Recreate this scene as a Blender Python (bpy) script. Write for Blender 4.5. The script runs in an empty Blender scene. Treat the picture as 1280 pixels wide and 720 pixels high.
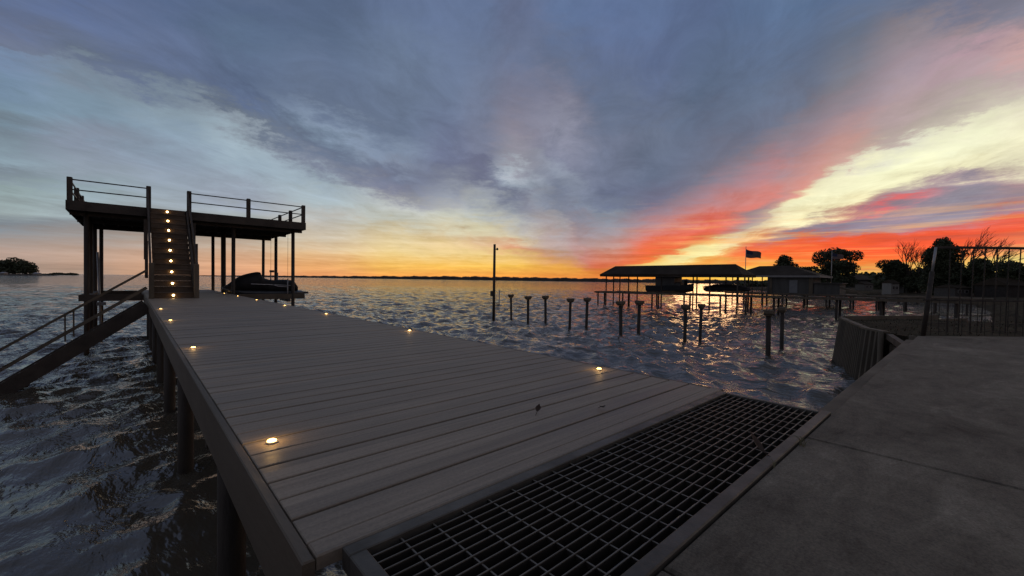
import bpy, math, random
import numpy as np
from mathutils import Vector, Matrix
random.seed(7); RNG = np.random.default_rng(11)
scene = bpy.context.scene
COL = scene.collection
R = math.radians
WATER = -1.9            # lake level; the dock's walking surface is z = 0
# ------------------------------------------------------------------ camera
F = 522.0 / 1280.0
HEAD = R(42.3)          # camera heading, clockwise from the dock's long axis (+Y)
FH = Vector((math.sin(HEAD), math.cos(HEAD), 0)); RT = Vector((math.cos(HEAD), -math.sin(HEAD), 0)); UP = Vector((0, 0, 1))
PITCH, ROLL = R(1.06), 0.0147
CAMP = Vector((0, 0, 0.7))
cf = FH * math.cos(PITCH) - UP * math.sin(PITCH); cu0 = UP * math.cos(PITCH) + FH * math.sin(PITCH)
cu = cu0 * math.cos(ROLL) - RT * math.sin(ROLL); cr = RT * math.cos(ROLL) + cu0 * math.sin(ROLL)
cam = bpy.data.cameras.new('camera'); camo = bpy.data.objects.new('camera', cam); COL.objects.link(camo)
m = Matrix((cr, cu, -cf)).transposed().to_4x4(); m.translation = CAMP; camo.matrix_world = m
cam.sensor_width = 36; cam.lens = 36 * F; cam.clip_start = 0.05; cam.clip_end = 20000
scene.camera = camo
def ray(u, v): return cf + cr * ((u - 640) / 522) + cu * ((360 - v) / 522)
def at(u, v, z):
    d = ray(u, v); return CAMP + d * ((z - CAMP.z) / d.z)
def far(u, v, depth): return CAMP + ray(u, v) * depth
def lin(c): return tuple(((x/255)/12.92 if x/255 <= .04045 else ((x/255+.055)/1.055)**2.4) for x in c)
# ------------------------------------------------------------------ node helper
class NT:
    def __init__(s, tree): s.t = tree; s.n = tree.nodes; s.l = tree.links
    def new(s, typ, **kw):
        n = s.n.new(typ)
        for k, v in kw.items(): setattr(n, k, v)
        return n
    def put(s, sock, v):
        if v is None: return
        if hasattr(v, 'links') or hasattr(v, 'is_linked'): s.l.new(v, sock)
        else: sock.default_value = v
    def math(s, op, a, b=None, c=None, clamp=False):
        n = s.new('ShaderNodeMath', operation=op, use_clamp=clamp)
        s.put(n.inputs[0], a); s.put(n.inputs[1], b); s.put(n.inputs[2], c); return n.outputs[0]
    def vmath(s, op, a, b=None):
        n = s.new('ShaderNodeVectorMath', operation=op)
        s.put(n.inputs[0], a); s.put(n.inputs[1], b)
        return n.outputs['Value'] if op in ('DOT_PRODUCT', 'LENGTH') else n.outputs[0]
    def mix(s, f, a, b, mode='MIX'):
        n = s.new('ShaderNodeMix', data_type='RGBA', blend_type=mode)
        s.put(n.inputs[0], f); s.put(n.inputs[6], a); s.put(n.inputs[7], b); return n.outputs[2]
    def noise(s, vec, scale, detail=4, rough=.55, w=None, dist=0):
        n = s.new('ShaderNodeTexNoise'); s.put(n.inputs['Vector'], vec)
        n.inputs['Scale'].default_value = scale; n.inputs['Detail'].default_value = detail
        n.inputs['Roughness'].default_value = rough; n.inputs['Distortion'].default_value = dist
        return n.outputs['Fac']
    def ramp(s, f, stops, interp='LINEAR'):
        n = s.new('ShaderNodeValToRGB'); n.color_ramp.interpolation = interp
        e = n.color_ramp.elements
        while len(e) < len(stops): e.new(0.5)
        for i, (p, c) in enumerate(stops): e[i].position = p; e[i].color = (*c[:3], 1)
        s.put(n.inputs[0], f); return n.outputs[0]
    def mapr(s, v, a, b, c=0., d=1., typ='LINEAR'):
        n = s.new('ShaderNodeMapRange', interpolation_type=typ); s.put(n.inputs[0], v)
        for i, x in enumerate((a, b, c, d)): s.put(n.inputs[i+1], x)
        return n.outputs[0]
    def comb(s, x, y, z=0.):
        n = s.new('ShaderNodeCombineXYZ'); s.put(n.inputs[0], x); s.put(n.inputs[1], y); s.put(n.inputs[2], z); return n.outputs[0]
    def sep(s, v):
        n = s.new('ShaderNodeSeparateXYZ'); s.put(n.inputs[0], v); return n.outputs
# ------------------------------------------------------------------ sky
def azel(u, v):
    d = ray(u, v).normalized(); return math.degrees(math.atan2(d.dot(RT), d.dot(FH))), math.degrees(math.asin(d.z))
#SKY_BEGIN
SU = [0, 100, 200, 300, 400, 500, 560, 600, 640, 700, 760, 820, 880, 940, 1000, 1060, 1120, 1200, 1280]
SK = [ # picture height of the cloud sheet's borders along the horizon, lowest first
 [335,335,335,335,335,335,335,335,335,337,342,341,339,338,338,338,335,328,322],
 [285,288,292,298,308,312,314,314,316,325,340,338,330,314,299,295,290,278,263],
 [225,232,240,248,262,280,285,290,295,310,339,336,325,299,282,266,240,222,215],
 [ 62, 82,112,150,205,250,258,238,255,285,335,326,305,284,240,208,183,148,118],
 [ 30, 45, 75,110,150,195,190,190,200,225,262,250,215,172,132,102, 76, 46, 22],
 [-60]*19]
SC = [
 [(349,(172,152,142)),(335,(178,155,140)),(315,(184,159,146)),(298,(160,148,142)),(280,(130,139,147)),(262,(146,158,160)),(240,(150,168,170)),(215,(126,139,150)),(200,(140,160,172)),(163,(114,128,140)),(140,(118,140,156)),(100,(116,138,162)),(75,(118,138,166)),(58,(108,118,140)),(35,(106,116,142)),(0,(98,113,146))],
 [(349,(185,158,140)),(332,(192,160,140)),(315,(186,159,142)),(296,(160,148,142)),(275,(138,146,152)),(255,(154,168,172)),(235,(148,166,174)),(212,(140,152,164)),(170,(134,145,162)),(140,(126,148,166)),(110,(122,142,160)),(86,(120,134,150)),(70,(104,116,138)),(40,(102,115,144)),(0,(96,112,148))],
 [(349,(212,165,133)),(332,(211,166,135)),(315,(196,162,140)),(296,(166,158,150)),(275,(160,167,170)),(240,(155,168,180)),(205,(142,155,172)),(160,(136,155,172)),(130,(130,147,160)),(114,(116,130,146)),(98,(100,113,138)),(70,(98,112,142)),(40,(98,113,145)),(0,(90,107,140))],
 [(349,(222,162,128)),(332,(222,167,128)),(315,(206,170,140)),(298,(182,172,158)),(275,(170,178,180)),(245,(150,158,172)),(200,(152,170,184)),(172,(158,176,188)),(156,(138,150,162)),(142,(106,117,132)),(122,(92,106,134)),(80,(96,112,140)),(40,(90,108,134)),(0,(83,99,127))],
 [(349,(226,150,96)),(332,(232,170,110)),(315,(226,187,140)),(298,(206,190,165)),(275,(190,188,182)),(250,(170,184,190)),(228,(158,174,186)),(206,(122,130,148)),(185,(104,116,138)),(165,(116,132,152)),(148,(130,146,168)),(125,(104,118,142)),(80,(100,115,142)),(40,(88,104,130)),(0,(88,104,132))],
 [(349,(238,150,72)),(332,(245,190,95)),(315,(234,204,138)),(298,(224,204,160)),(280,(200,202,190)),(265,(196,200,196)),(252,(150,152,162)),(238,(124,128,148)),(222,(114,122,144)),(205,(128,138,158)),(190,(126,140,162)),(160,(102,115,138)),(120,(104,118,142)),(60,(106,122,148)),(0,(98,114,145))],
 [(349,(240,148,70)),(332,(247,192,90)),(316,(236,206,142)),(300,(222,196,150)),(285,(214,206,178)),(268,(196,198,186)),(256,(168,170,172)),(244,(150,156,168)),(225,(126,132,150)),(205,(106,112,136)),(180,(108,116,142)),(120,(108,122,148)),(60,(104,119,148)),(0,(100,116,148))],
 [(349,(240,146,66)),(332,(247,194,90)),(316,(236,206,140)),(302,(214,180,142)),(285,(212,204,172)),(268,(186,190,184)),(252,(158,164,172)),(238,(150,156,168)),(224,(108,112,134)),(200,(108,112,136)),(180,(118,124,146)),(120,(112,122,146)),(60,(104,118,146)),(0,(98,114,146))],
 [(349,(240,143,62)),(332,(247,195,88)),(318,(234,198,132)),(309,(214,150,116)),(296,(206,190,158)),(280,(186,186,180)),(262,(150,156,166)),(245,(118,124,144)),(228,(150,160,174)),(214,(172,180,190)),(198,(146,146,158)),(165,(138,134,148)),(120,(118,120,140)),(60,(104,115,142)),(0,(98,108,136))],
 [(349,(228,134,62)),(336,(240,172,76)),(326,(214,158,112)),(312,(186,158,146)),(295,(176,158,155)),(275,(164,160,164)),(258,(130,135,150)),(240,(120,128,148)),(222,(128,136,154)),(205,(140,148,164)),(185,(124,128,148)),(160,(138,140,158)),(125,(122,123,142)),(80,(98,108,132)),(0,(92,110,144))],
 [(349,(222,126,58)),(341,(228,130,62)),(334,(226,114,76)),(318,(204,132,110)),(305,(186,148,140)),(288,(160,148,154)),(268,(130,138,152)),(248,(106,114,138)),(220,(112,120,142)),(180,(112,120,142)),(140,(104,116,140)),(60,(98,112,144)),(0,(94,112,148))],
 [(349,(236,140,52)),(341,(245,165,62)),(337,(250,190,90)),(333,(254,226,140)),(328,(252,200,110)),(323,(248,118,64)),(312,(246,112,68)),(300,(232,114,84)),(286,(204,134,128)),(268,(160,132,142)),(248,(112,112,134)),(220,(100,110,132)),(160,(104,114,135)),(80,(94,108,140)),(0,(94,112,147))],
 [(349,(248,176,56)),(343,(255,206,84)),(336,(255,230,120)),(330,(251,170,76)),(325,(254,205,118)),(321,(255,244,175)),(310,(255,240,170)),(306,(244,190,120)),(301,(232,116,80)),(292,(234,108,82)),(282,(226,112,96)),(266,(204,134,130)),(244,(162,132,142)),(220,(120,118,134)),(190,(106,112,132)),(120,(95,110,135)),(60,(93,109,138)),(0,(92,108,142))],
 [(349,(255,204,92)),(342,(255,228,120)),(334,(255,188,84)),(326,(251,128,58)),(316,(248,112,58)),(306,(236,110,76)),(300,(226,150,104)),(294,(232,198,152)),(287,(216,196,168)),(281,(184,166,156)),(274,(164,142,146)),(262,(222,130,118)),(246,(206,134,128)),(225,(180,132,136)),(195,(134,124,136)),(165,(106,112,132)),(120,(100,113,136)),(60,(95,112,142)),(0,(92,112,145))],
 [(349,(255,190,92)),(340,(255,204,104)),(332,(254,138,58)),(318,(251,106,52)),(304,(246,102,60)),(298,(208,116,100)),(293,(142,134,148)),(287,(146,138,150)),(281,(206,190,166)),(275,(248,238,190)),(255,(252,248,205)),(246,(248,240,196)),(240,(228,190,160)),(234,(216,148,136)),(218,(196,146,142)),(190,(160,136,144)),(150,(130,124,136)),(125,(108,116,136)),(60,(98,114,142)),(0,(93,114,146))],
 [(349,(255,186,90)),(341,(255,204,100)),(333,(252,140,62)),(316,(252,100,50)),(302,(250,94,54)),(296,(196,118,112)),(289,(150,134,150)),(280,(144,136,152)),(271,(190,130,132)),(265,(206,164,142)),(258,(246,236,190)),(240,(250,247,206)),(218,(246,242,204)),(210,(228,222,196)),(203,(206,170,158)),(190,(204,158,150)),(165,(186,150,148)),(130,(150,134,142)),(100,(128,126,136)),(60,(110,120,140)),(0,(95,114,147))],
 [(349,(255,176,88)),(338,(255,194,100)),(328,(251,120,58)),(310,(251,93,54)),(296,(240,100,70)),(289,(176,128,142)),(278,(150,136,152)),(264,(160,138,150)),(254,(232,112,112)),(246,(174,146,154)),(238,(196,182,166)),(228,(242,238,196)),(205,(246,246,206)),(188,(224,222,200)),(180,(192,176,168)),(160,(186,166,164)),(120,(170,150,153)),(80,(155,140,150)),(50,(140,132,140)),(20,(112,120,142)),(0,(102,116,142))],
 [(349,(252,200,110)),(335,(250,216,112)),(322,(250,150,84)),(308,(250,98,58)),(288,(248,92,60)),(277,(210,116,112)),(268,(150,136,150)),(250,(146,140,153)),(234,(158,146,158)),(224,(188,170,166)),(214,(238,232,192)),(180,(241,241,206)),(156,(230,228,198)),(146,(200,190,176)),(130,(186,174,166)),(95,(178,158,162)),(62,(176,148,158)),(42,(152,137,144)),(15,(122,122,140)),(0,(112,116,138))],
 [(349,(245,206,120)),(330,(250,224,136)),(318,(246,190,116)),(305,(240,130,90)),(288,(250,96,62)),(270,(232,104,84)),(260,(170,134,144)),(245,(156,140,150)),(232,(176,146,150)),(216,(202,186,170)),(200,(234,228,194)),(165,(236,232,198)),(130,(226,220,196)),(116,(206,198,182)),(85,(186,166,166)),(56,(196,160,158)),(36,(160,140,146)),(16,(132,128,142)),(0,(124,124,140))],
]
#SKY_END
world = bpy.data.worlds.new('World'); scene.world = world; world.use_nodes = True
W = NT(world.node_tree); W.n.clear()
tc = W.new('ShaderNodeTexCoord').outputs['Generated']
dv = W.vmath('NORMALIZE', tc)
sx, sy, sz = W.sep(dv)
dR, dF = W.vmath('DOT_PRODUCT', dv, tuple(RT)), W.vmath('DOT_PRODUCT', dv, tuple(FH))
az = W.math('MULTIPLY', W.math('ARCTAN2', dR, dF), 57.29578)
el = W.math('MULTIPLY', W.math('ARCSINE', W.math('MAXIMUM', W.math('MINIMUM', sz, 1.), -1.)), 57.29578)
# the cloud sheet is a flat layer overhead; its streets run along the wind
WA = HEAD + R(10.8)
den = W.math('ADD', W.math('MAXIMUM', sz, 0.), .09)
px, py = W.math('DIVIDE', sx, den), W.math('DIVIDE', sy, den)
along = W.math('ADD', W.math('MULTIPLY', px, math.sin(WA)), W.math('MULTIPLY', py, math.cos(WA)))
across = W.math('ADD', W.math('MULTIPLY', px, math.cos(WA)), W.math('MULTIPLY', py, -math.sin(WA)))
cv1 = W.comb(W.math('MULTIPLY', along, .9), across, 0.)
cv2 = W.comb(W.math('MULTIPLY', along, .6), across, 3.)
n_big = W.noise(cv1, 1.3, 6, .6, dist=.5)
n_fine = W.noise(cv2, 3.4, 9, .68, dist=.7)
n_puff = W.noise(W.comb(W.math('MULTIPLY', az, .05), W.math('MULTIPLY', el, .13), 1.), 3.6, 9, .70)
n_bar = W.noise(W.comb(W.math('MULTIPLY', az, .018), W.math('MULTIPLY', el, .35), 5.), 2.2, 6, .6, dist=.3)
elc = W.mapr(el, 1, 16, .10, 1.)
warp = W.math('MULTIPLY', W.math('SUBTRACT', n_big, .5), 5.5)
warp = W.math('ADD', warp, W.math('MULTIPLY', W.math('SUBTRACT', n_fine, .5), 5.0))
warp = W.math('ADD', warp, W.math('MULTIPLY', W.math('SUBTRACT', n_puff, .5), 7.0))
warp = W.math('MULTIPLY', warp, elc)
warp = W.math('ADD', warp, W.math('MULTIPLY', W.math('MULTIPLY', W.math('SUBTRACT', n_bar, .5), 3.6), W.math('MULTIPLY', W.mapr(el, .3, 2.5, .1, 1.), W.mapr(el, 8, 22, 1., .15))))
elw = W.math('MAXIMUM', W.math('ADD', el, warp), 0.)
azw = W.math('ADD', az, W.math('MULTIPLY', W.math('SUBTRACT', n_puff, .5), 7.0))
azn = W.math('DIVIDE', W.math('ADD', azw, 60.), 120., clamp=True)
def fcurve(pts):
    n = W.new('ShaderNodeFloatCurve'); c = n.mapping.curves[0]
    while len(c.points) < len(pts): c.points.new(.5, .5)
    for p, (x, y) in zip(c.points, pts): p.location = (x, y); p.handle_type = 'AUTO_CLAMPED'
    n.mapping.update(); W.put(n.inputs['Value'], azn)
    return W.math('MULTIPLY', n.outputs[0], 50.)
colaz = [azel(u, 200)[0] for u in SU]
kn = [[0.]*len(SU)]
for row in SK: kn.append([azel(u, v)[1] for u, v in zip(SU, row)])
for i in range(1, len(kn)):
    for j in range(len(SU)): kn[i][j] = max(kn[i][j], kn[i-1][j] + .25)
kn.append([90.]*len(SU))
NK = len(kn) - 1
ks = [0.] + [fcurve([((a+60)/120, e/50) for a, e in zip(colaz, row)]) for row in kn[1:-1]] + [90.]
q = None
for i in range(NK):
    t_ = W.math('DIVIDE', W.math('SUBTRACT', elw, ks[i]), W.math('SUBTRACT', ks[i+1], ks[i]), clamp=True)
    q = t_ if q is None else W.math('ADD', q, t_)
qn = W.math('DIVIDE', q, float(NK))
colr = None
for j, u in enumerate(SU):
    K = [r[j] for r in kn]; st = []
    for v, c in sorted(SC[j], key=lambda s: -s[0]):
        e = max(azel(u, v)[1], 0.); qq = sum(min(max((e-K[i])/(K[i+1]-K[i]), 0), 1) for i in range(NK)); st.append((qq/NK, lin(c)))
    st.append((1., lin((108, 114, 130))))
    cc = W.ramp(qn, st)
    if colr is None: colr = cc
    else: colr = W.mix(W.mapr(azw, colaz[j-1], colaz[j], typ='SMOOTHSTEP'), colr, cc)
rear = W.ramp(W.math('DIVIDE', el, 90., clamp=True), [(0, lin((128, 114, 116))), (.1, lin((122, 118, 126))), (.3, lin((112, 116, 132))), (1, lin((108, 114, 130)))])
colr = W.mix(W.mapr(W.math('ABSOLUTE', az), 54, 115, typ='SMOOTHSTEP'), colr, rear)
lowm = W.math('MULTIPLY', W.mapr(el, .6, 2.2, 0., 1., typ='SMOOTHSTEP'), W.mapr(el, 5.5, 9.5, 1., 0., typ='SMOOTHSTEP'))
lowm = W.math('MULTIPLY', lowm, W.mapr(az, 12, 24, 0., 1.))
n_st = W.noise(W.comb(W.math('MULTIPLY', az, .03), W.math('MULTIPLY', el, .9), 9.), 1.6, 7, .65, dist=.4)
colr = W.mix(W.math('MULTIPLY', W.mapr(n_st, .50, .72, 0., .75), lowm), colr, (*lin((252, 188, 112)), 1))
colr = W.mix(W.math('MULTIPLY', W.mapr(n_st, .46, .28, 0., .65), lowm), colr, (*lin((190, 96, 84)), 1))
wis = W.math('ADD', W.mapr(n_fine, .3, .7, -.15, .15), W.mapr(n_big, .3, .7, -.10, .10))
wis = W.math('ADD', W.math('MULTIPLY', wis, W.mapr(el, 0, 9, .35, 1.)), 1.)
wis = W.math('ADD', wis, W.math('MULTIPLY', W.mapr(n_bar, .3, .7, -.24, .24), W.mapr(el, 3, 12, 1., 0.)))
colr = W.mix(1., colr, W.comb(wis, wis, wis), 'MULTIPLY')
bg = W.new('ShaderNodeBackground'); W.put(bg.inputs[0], colr); bg.inputs[1].default_value = 1.0
wo = W.new('ShaderNodeOutputWorld'); W.l.new(bg.outputs[0], wo.inputs[0])
world.cycles.sampling_method = 'MANUAL'; world.cycles.sample_map_resolution = 512
# the sun has all but set behind the far boathouse
sun = bpy.data.lights.new('sun', 'SUN'); suno = bpy.data.objects.new('sun', sun); COL.objects.link(suno)
sun.energy = .07; sun.angle = R(8); sun.color = (1, .55, .28)
sd = ray(885, 332).normalized(); suno.rotation_euler = sd.to_track_quat('Z', 'Y').to_euler()
scene.view_settings.view_transform = 'Standard'; scene.view_settings.look = 'None'
scene.view_settings.exposure = 0; scene.view_settings.gamma = 1; scene.view_settings.use_curve_mapping = False
#REST
# ------------------------------------------------------------------ materials
MATS = {}
def mat(name, col, rough=.7, var=.25, scale=3., bump=.0, bscale=20., metal=0., stretch=(1, 1, 1), col2=None, spec=.5):
    if name in MATS: return MATS[name]
    mt = bpy.data.materials.new(name); mt.use_nodes = True; T = NT(mt.node_tree)
    b = T.n['Principled BSDF']
    co = T.new('ShaderNodeTexCoord').outputs['Object']
    mp = T.new('ShaderNodeMapping'); T.l.new(co, mp.inputs[0]); mp.inputs['Scale'].default_value = stretch
    n1 = T.noise(mp.outputs[0], scale, 6, .62)
    c2 = col2 or tuple(x*(1-var) for x in col); c1 = tuple(min(x*(1+var), 1) for x in col)
    T.put(b.inputs['Base Color'], T.ramp(n1, [(.3, c2), (.7, c1)]))
    T.put(b.inputs['Roughness'], T.mapr(n1, .3, .7, rough+.08, max(rough-.08, .02)))
    b.inputs['Metallic'].default_value = metal; b.inputs['Specular IOR Level'].default_value = spec
    if bump:
        bp = T.new('ShaderNodeBump'); bp.inputs['Strength'].default_value = bump; bp.inputs['Distance'].default_value = .02
        T.put(bp.inputs['Height'], T.noise(mp.outputs[0], bscale, 5, .6)); T.l.new(bp.outputs[0], b.inputs['Normal'])
    MATS[name] = mt; return mt
def glow(name, col, strength):
    mt = bpy.data.materials.new(name); mt.use_nodes = True; T = NT(mt.node_tree); T.n.clear()
    e = T.new('ShaderNodeEmission'); e.inputs[0].default_value = (*col, 1); e.inputs[1].default_value = strength
    o = T.new('ShaderNodeOutputMaterial'); T.l.new(e.outputs[0], o.inputs[0]); return mt
dark_wood = mat('dark_stained_timber', (.050, .038, .028), .75, .35, 2.5, .35, 30, stretch=(1, 1, 1))
pile_wood = mat('wet_timber_pile', (.034, .025, .017), .7, .4, 3, .4, 25, stretch=(2, 2, .4))
steel = mat('weathered_steel', (.085, .078, .066), .55, .35, 6, .1, 40, metal=.3)
bar_steel = mat('shaded_bar_steel', (.014, .012, .010), .6, .35, 9)  # near black: the shade on the bar sides is put into the colour
rail_metal = mat('black_painted_metal', (.03, .03, .03), .45, .2, 8)
grey_metal = mat('galvanised_metal', (.30, .30, .30), .45, .2, 8, metal=.5)
old_wood = mat('grey_weathered_timber', (.110, .088, .060), .8, .35, 2, .3, 30, stretch=(1, 1, .3))
pier_wood = mat('old_pier_timber', (.090, .071, .048), .8, .35, 1.2, .2, 12)
roof_mat = mat('weathered_metal_roofing', (.036, .026, .017), .8, .3, .6, spec=.12)
foliage = mat('dark_foliage', (.045, .055, .025), .8, .45, .5)
foliage2 = mat('oak_foliage', (.05, .05, .026), .8, .45, .6)
bark = mat('bark', (.06, .05, .04), .9, .3, 2)
cover_mat = mat('black_vinyl_cover', (.014, .014, .015), .65, .3, 5, .25, 9, spec=.25)
silver = mat('silver_trim', (.45, .45, .46), .4, .1, 4)
hull_mat = mat('dark_boat_hull', (.03, .035, .04), .35, .3, 3)
white_wall = mat('white_siding', (.21, .20, .18), .8, .12, 2)
lamp_lens = glow('warm_lamp_lens', (1, .56, .15), 9)
stair_lens = glow('warm_step_lens', (1, .64, .26), 22)
leaf_mat = mat('dry_leaf', (.05, .03, .02), .8, .3, 20)
grass_blade = mat('dry_grass_blade', (.14, .13, .07), .8, .3, 20)
# decking: each composite board has its own tint
def deck_material():
    mt = bpy.data.materials.new('composite_decking'); mt.use_nodes = True; T = NT(mt.node_tree); b = T.n['Principled BSDF']
    co = T.new('ShaderNodeTexCoord').outputs['Object']; x, y, z = T.sep(co)
    bid = T.math('FLOOR', T.math('DIVIDE', y, BOARD))
    wn = T.new('ShaderNodeTexWhiteNoise', noise_dimensions='1D'); T.l.new(bid, wn.inputs['W'])
    gr = T.noise(T.comb(T.math('MULTIPLY', x, 1.2), T.math('MULTIPLY', y, 55.), bid), 1., 5, .6)
    bl = T.noise(co, 1.3, 5, .6)
    c = T.mix(wn.outputs['Value'], (.200, .162, .122, 1), (.290, .240, .185, 1))
    f = T.math('ADD', T.math('ADD', T.mapr(gr, .3, .7, .80, 1.18), T.mapr(T.noise(co, 90, 3, .7), .3, .7, -.14, .14)), T.mapr(bl, .3, .7, -.17, .17))
    T.put(b.inputs['Base Color'], T.mix(1., c, T.comb(f, f, f), 'MULTIPLY'))
    T.put(b.inputs['Roughness'], T.math('ADD', T.mapr(bl, .3, .7, .46, .60), T.math('MULTIPLY', wn.outputs['Value'], .18))); b.inputs['Specular IOR Level'].default_value = .4
    bp = T.new('ShaderNodeBump'); bp.inputs['Strength'].default_value = .25; bp.inputs['Distance'].default_value = .004
    T.put(bp.inputs['Height'], gr); T.l.new(bp.outputs[0], b.inputs['Normal']); return mt
BOARD = .1447
decking = deck_material()
def concrete_material():
    mt = bpy.data.materials.new('worn_concrete'); mt.use_nodes = True; T = NT(mt.node_tree); b = T.n['Principled BSDF']
    co = T.new('ShaderNodeTexCoord').outputs['Object']
    mp = T.new('ShaderNodeMapping'); T.l.new(co, mp.inputs[0]); mp.inputs['Scale'].default_value = (1.0, 2.6, 1); mp.inputs['Rotation'].default_value = (0, 0, .5)
    a = T.noise(co, .8, 6, .65, dist=.5); s = T.noise(mp.outputs[0], 1.6, 7, .68, dist=1.2); g = T.noise(co, 110, 4, .75); k = T.noise(co, 17, 5, .65)
    c = T.ramp(T.math('ADD', T.math('MULTIPLY', a, .5), T.math('MULTIPLY', s, .5)), [(.37, (.060, .050, .037)), (.46, (.120, .102, .077)), (.54, (.152, .130, .098)), (.64, (.232, .200, .152))])
    f = T.math('ADD', T.mapr(g, .3, .7, .60, 1.38), T.mapr(k, .3, .7, -.20, .20))
    T.put(b.inputs['Base Color'], T.mix(1., c, T.comb(f, f, f), 'MULTIPLY'))
    b.inputs['Roughness'].default_value = .82; b.inputs['Specular IOR Level'].default_value = .3
    bp = T.new('ShaderNodeBump'); bp.inputs['Strength'].default_value = .5; bp.inputs['Distance'].default_value = .006
    T.put(bp.inputs['Height'], T.math('ADD', T.math('ADD', g, s), k)); T.l.new(bp.outputs[0], b.inputs['Normal']); return mt
concrete = concrete_material()
# ------------------------------------------------------------------ mesh builder
class MB:
    def __init__(s): s.v = []; s.f = []
    def add(s, vs, fs):
        n = len(s.v); s.v += [tuple(p) for p in vs]; s.f += [tuple(i+n for i in f) for f in fs]; return s
    def box(s, x0, x1, y0, y1, z0, z1, ch=0):
        if ch:
            vs = []
            for z, i in ((z0, 0), (z1-ch, 0), (z1, ch)):
                vs += [(x0+i, y0+i, z), (x1-i, y0+i, z), (x1-i, y1-i, z), (x0+i, y1-i, z)]
            fs = [(3, 2, 1, 0), (8, 9, 10, 11)]
            for l in (0, 4):
                for k in range(4): fs.append((l+k, l+(k+1) % 4, l+4+(k+1) % 4, l+4+k))
            return s.add(vs, fs)
        vs = [(x, y, z) for z in (z0, z1) for x, y in ((x0, y0), (x1, y0), (x1, y1), (x0, y1))]
        return s.add(vs, [(3, 2, 1, 0), (4, 5, 6, 7), (0, 1, 5, 4), (1, 2, 6, 5), (2, 3, 7, 6), (3, 0, 4, 7)])
    def bar(s, p, q, w, h, up=(0, 0, 1)):
        p, q = Vector(p), Vector(q); d = (q-p).normalized(); side = d.cross(Vector(up))
        if side.length < 1e-4: side = d.cross(Vector((1, 0, 0)))
        side.normalize(); u = side.cross(d)
        vs = [e + side*(a*w/2) + u*(b*h/2) for e in (p, q) for a, b in ((-1, -1), (1, -1), (1, 1), (-1, 1))]
        return s.add(vs, [(3, 2, 1, 0), (4, 5, 6, 7), (0, 1, 5, 4), (1, 2, 6, 5), (2, 3, 7, 6), (3, 0, 4, 7)])
    def tube(s, pts, rads, n=10, cap=True):
        pts = [Vector(p) for p in pts]; rads = rads if isinstance(rads, (list, tuple)) else [rads]*len(pts)
        vs = []; fs = []; ref = None
        for i, p in enumerate(pts):
            d = (pts[min(i+1, len(pts)-1)] - pts[max(i-1, 0)]).normalized()
            if ref is None: ref = d.orthogonal().normalized()
            ref = (ref - d*ref.dot(d)).normalized(); o = d.cross(ref)
            for k in range(n):
                a = 2*math.pi*k/n; vs.append(p + (ref*math.cos(a) + o*math.sin(a))*rads[i])
        for i in range(len(pts)-1):
            for k in range(n): fs.append((i*n+k, i*n+(k+1) % n, (i+1)*n+(k+1) % n, (i+1)*n+k))
        if cap: fs += [tuple(range(n-1, -1, -1)), tuple((len(pts)-1)*n+k for k in range(n))]
        return s.add(vs, fs)
    def loft(s, rings, cap=True):
        n = len(rings[0]); vs = [p for r in rings for p in r]; fs = []
        for i in range(len(rings)-1):
            for k in range(n): fs.append((i*n+k, i*n+(k+1) % n, (i+1)*n+(k+1) % n, (i+1)*n+k))
        if cap: fs += [tuple(range(n-1, -1, -1)), tuple((len(rings)-1)*n+k for k in range(n))]
        return s.add(vs, fs)
    def build(s, name, m, parent=None, smooth=False):
        off = parent.matrix_basis.translation if parent else Vector()
        p2 = parent.parent if parent else None
        while p2: off = off + p2.matrix_basis.translation; p2 = p2.parent
        me = bpy.data.meshes.new(name); me.from_pydata([(p[0]-off.x, p[1]-off.y, p[2]-off.z) for p in s.v], [], s.f)
        me.materials.append(m)
        if smooth: me.polygons.foreach_set('use_smooth', [True]*len(me.polygons))
        o = bpy.data.objects.new(name, me); COL.objects.link(o)
        if parent: o.parent = parent
        return o
def tag(o, label=None, cat=None, group=None, kind=None):
    for k, v in (('label', label), ('category', cat), ('group', group), ('kind', kind)):
        if v: o[k] = v
    return o
def thing(name, loc, label, cat, group=None):
    o = bpy.data.objects.new(name, None); COL.objects.link(o); o.location = loc; o.empty_display_size = .1
    return tag(o, label, cat, group)
def copy_tree(o, parent=None):
    c = o.copy(); COL.objects.link(c); c.parent = parent
    for ch in list(o.children): copy_tree(ch, c)
    return c
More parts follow.
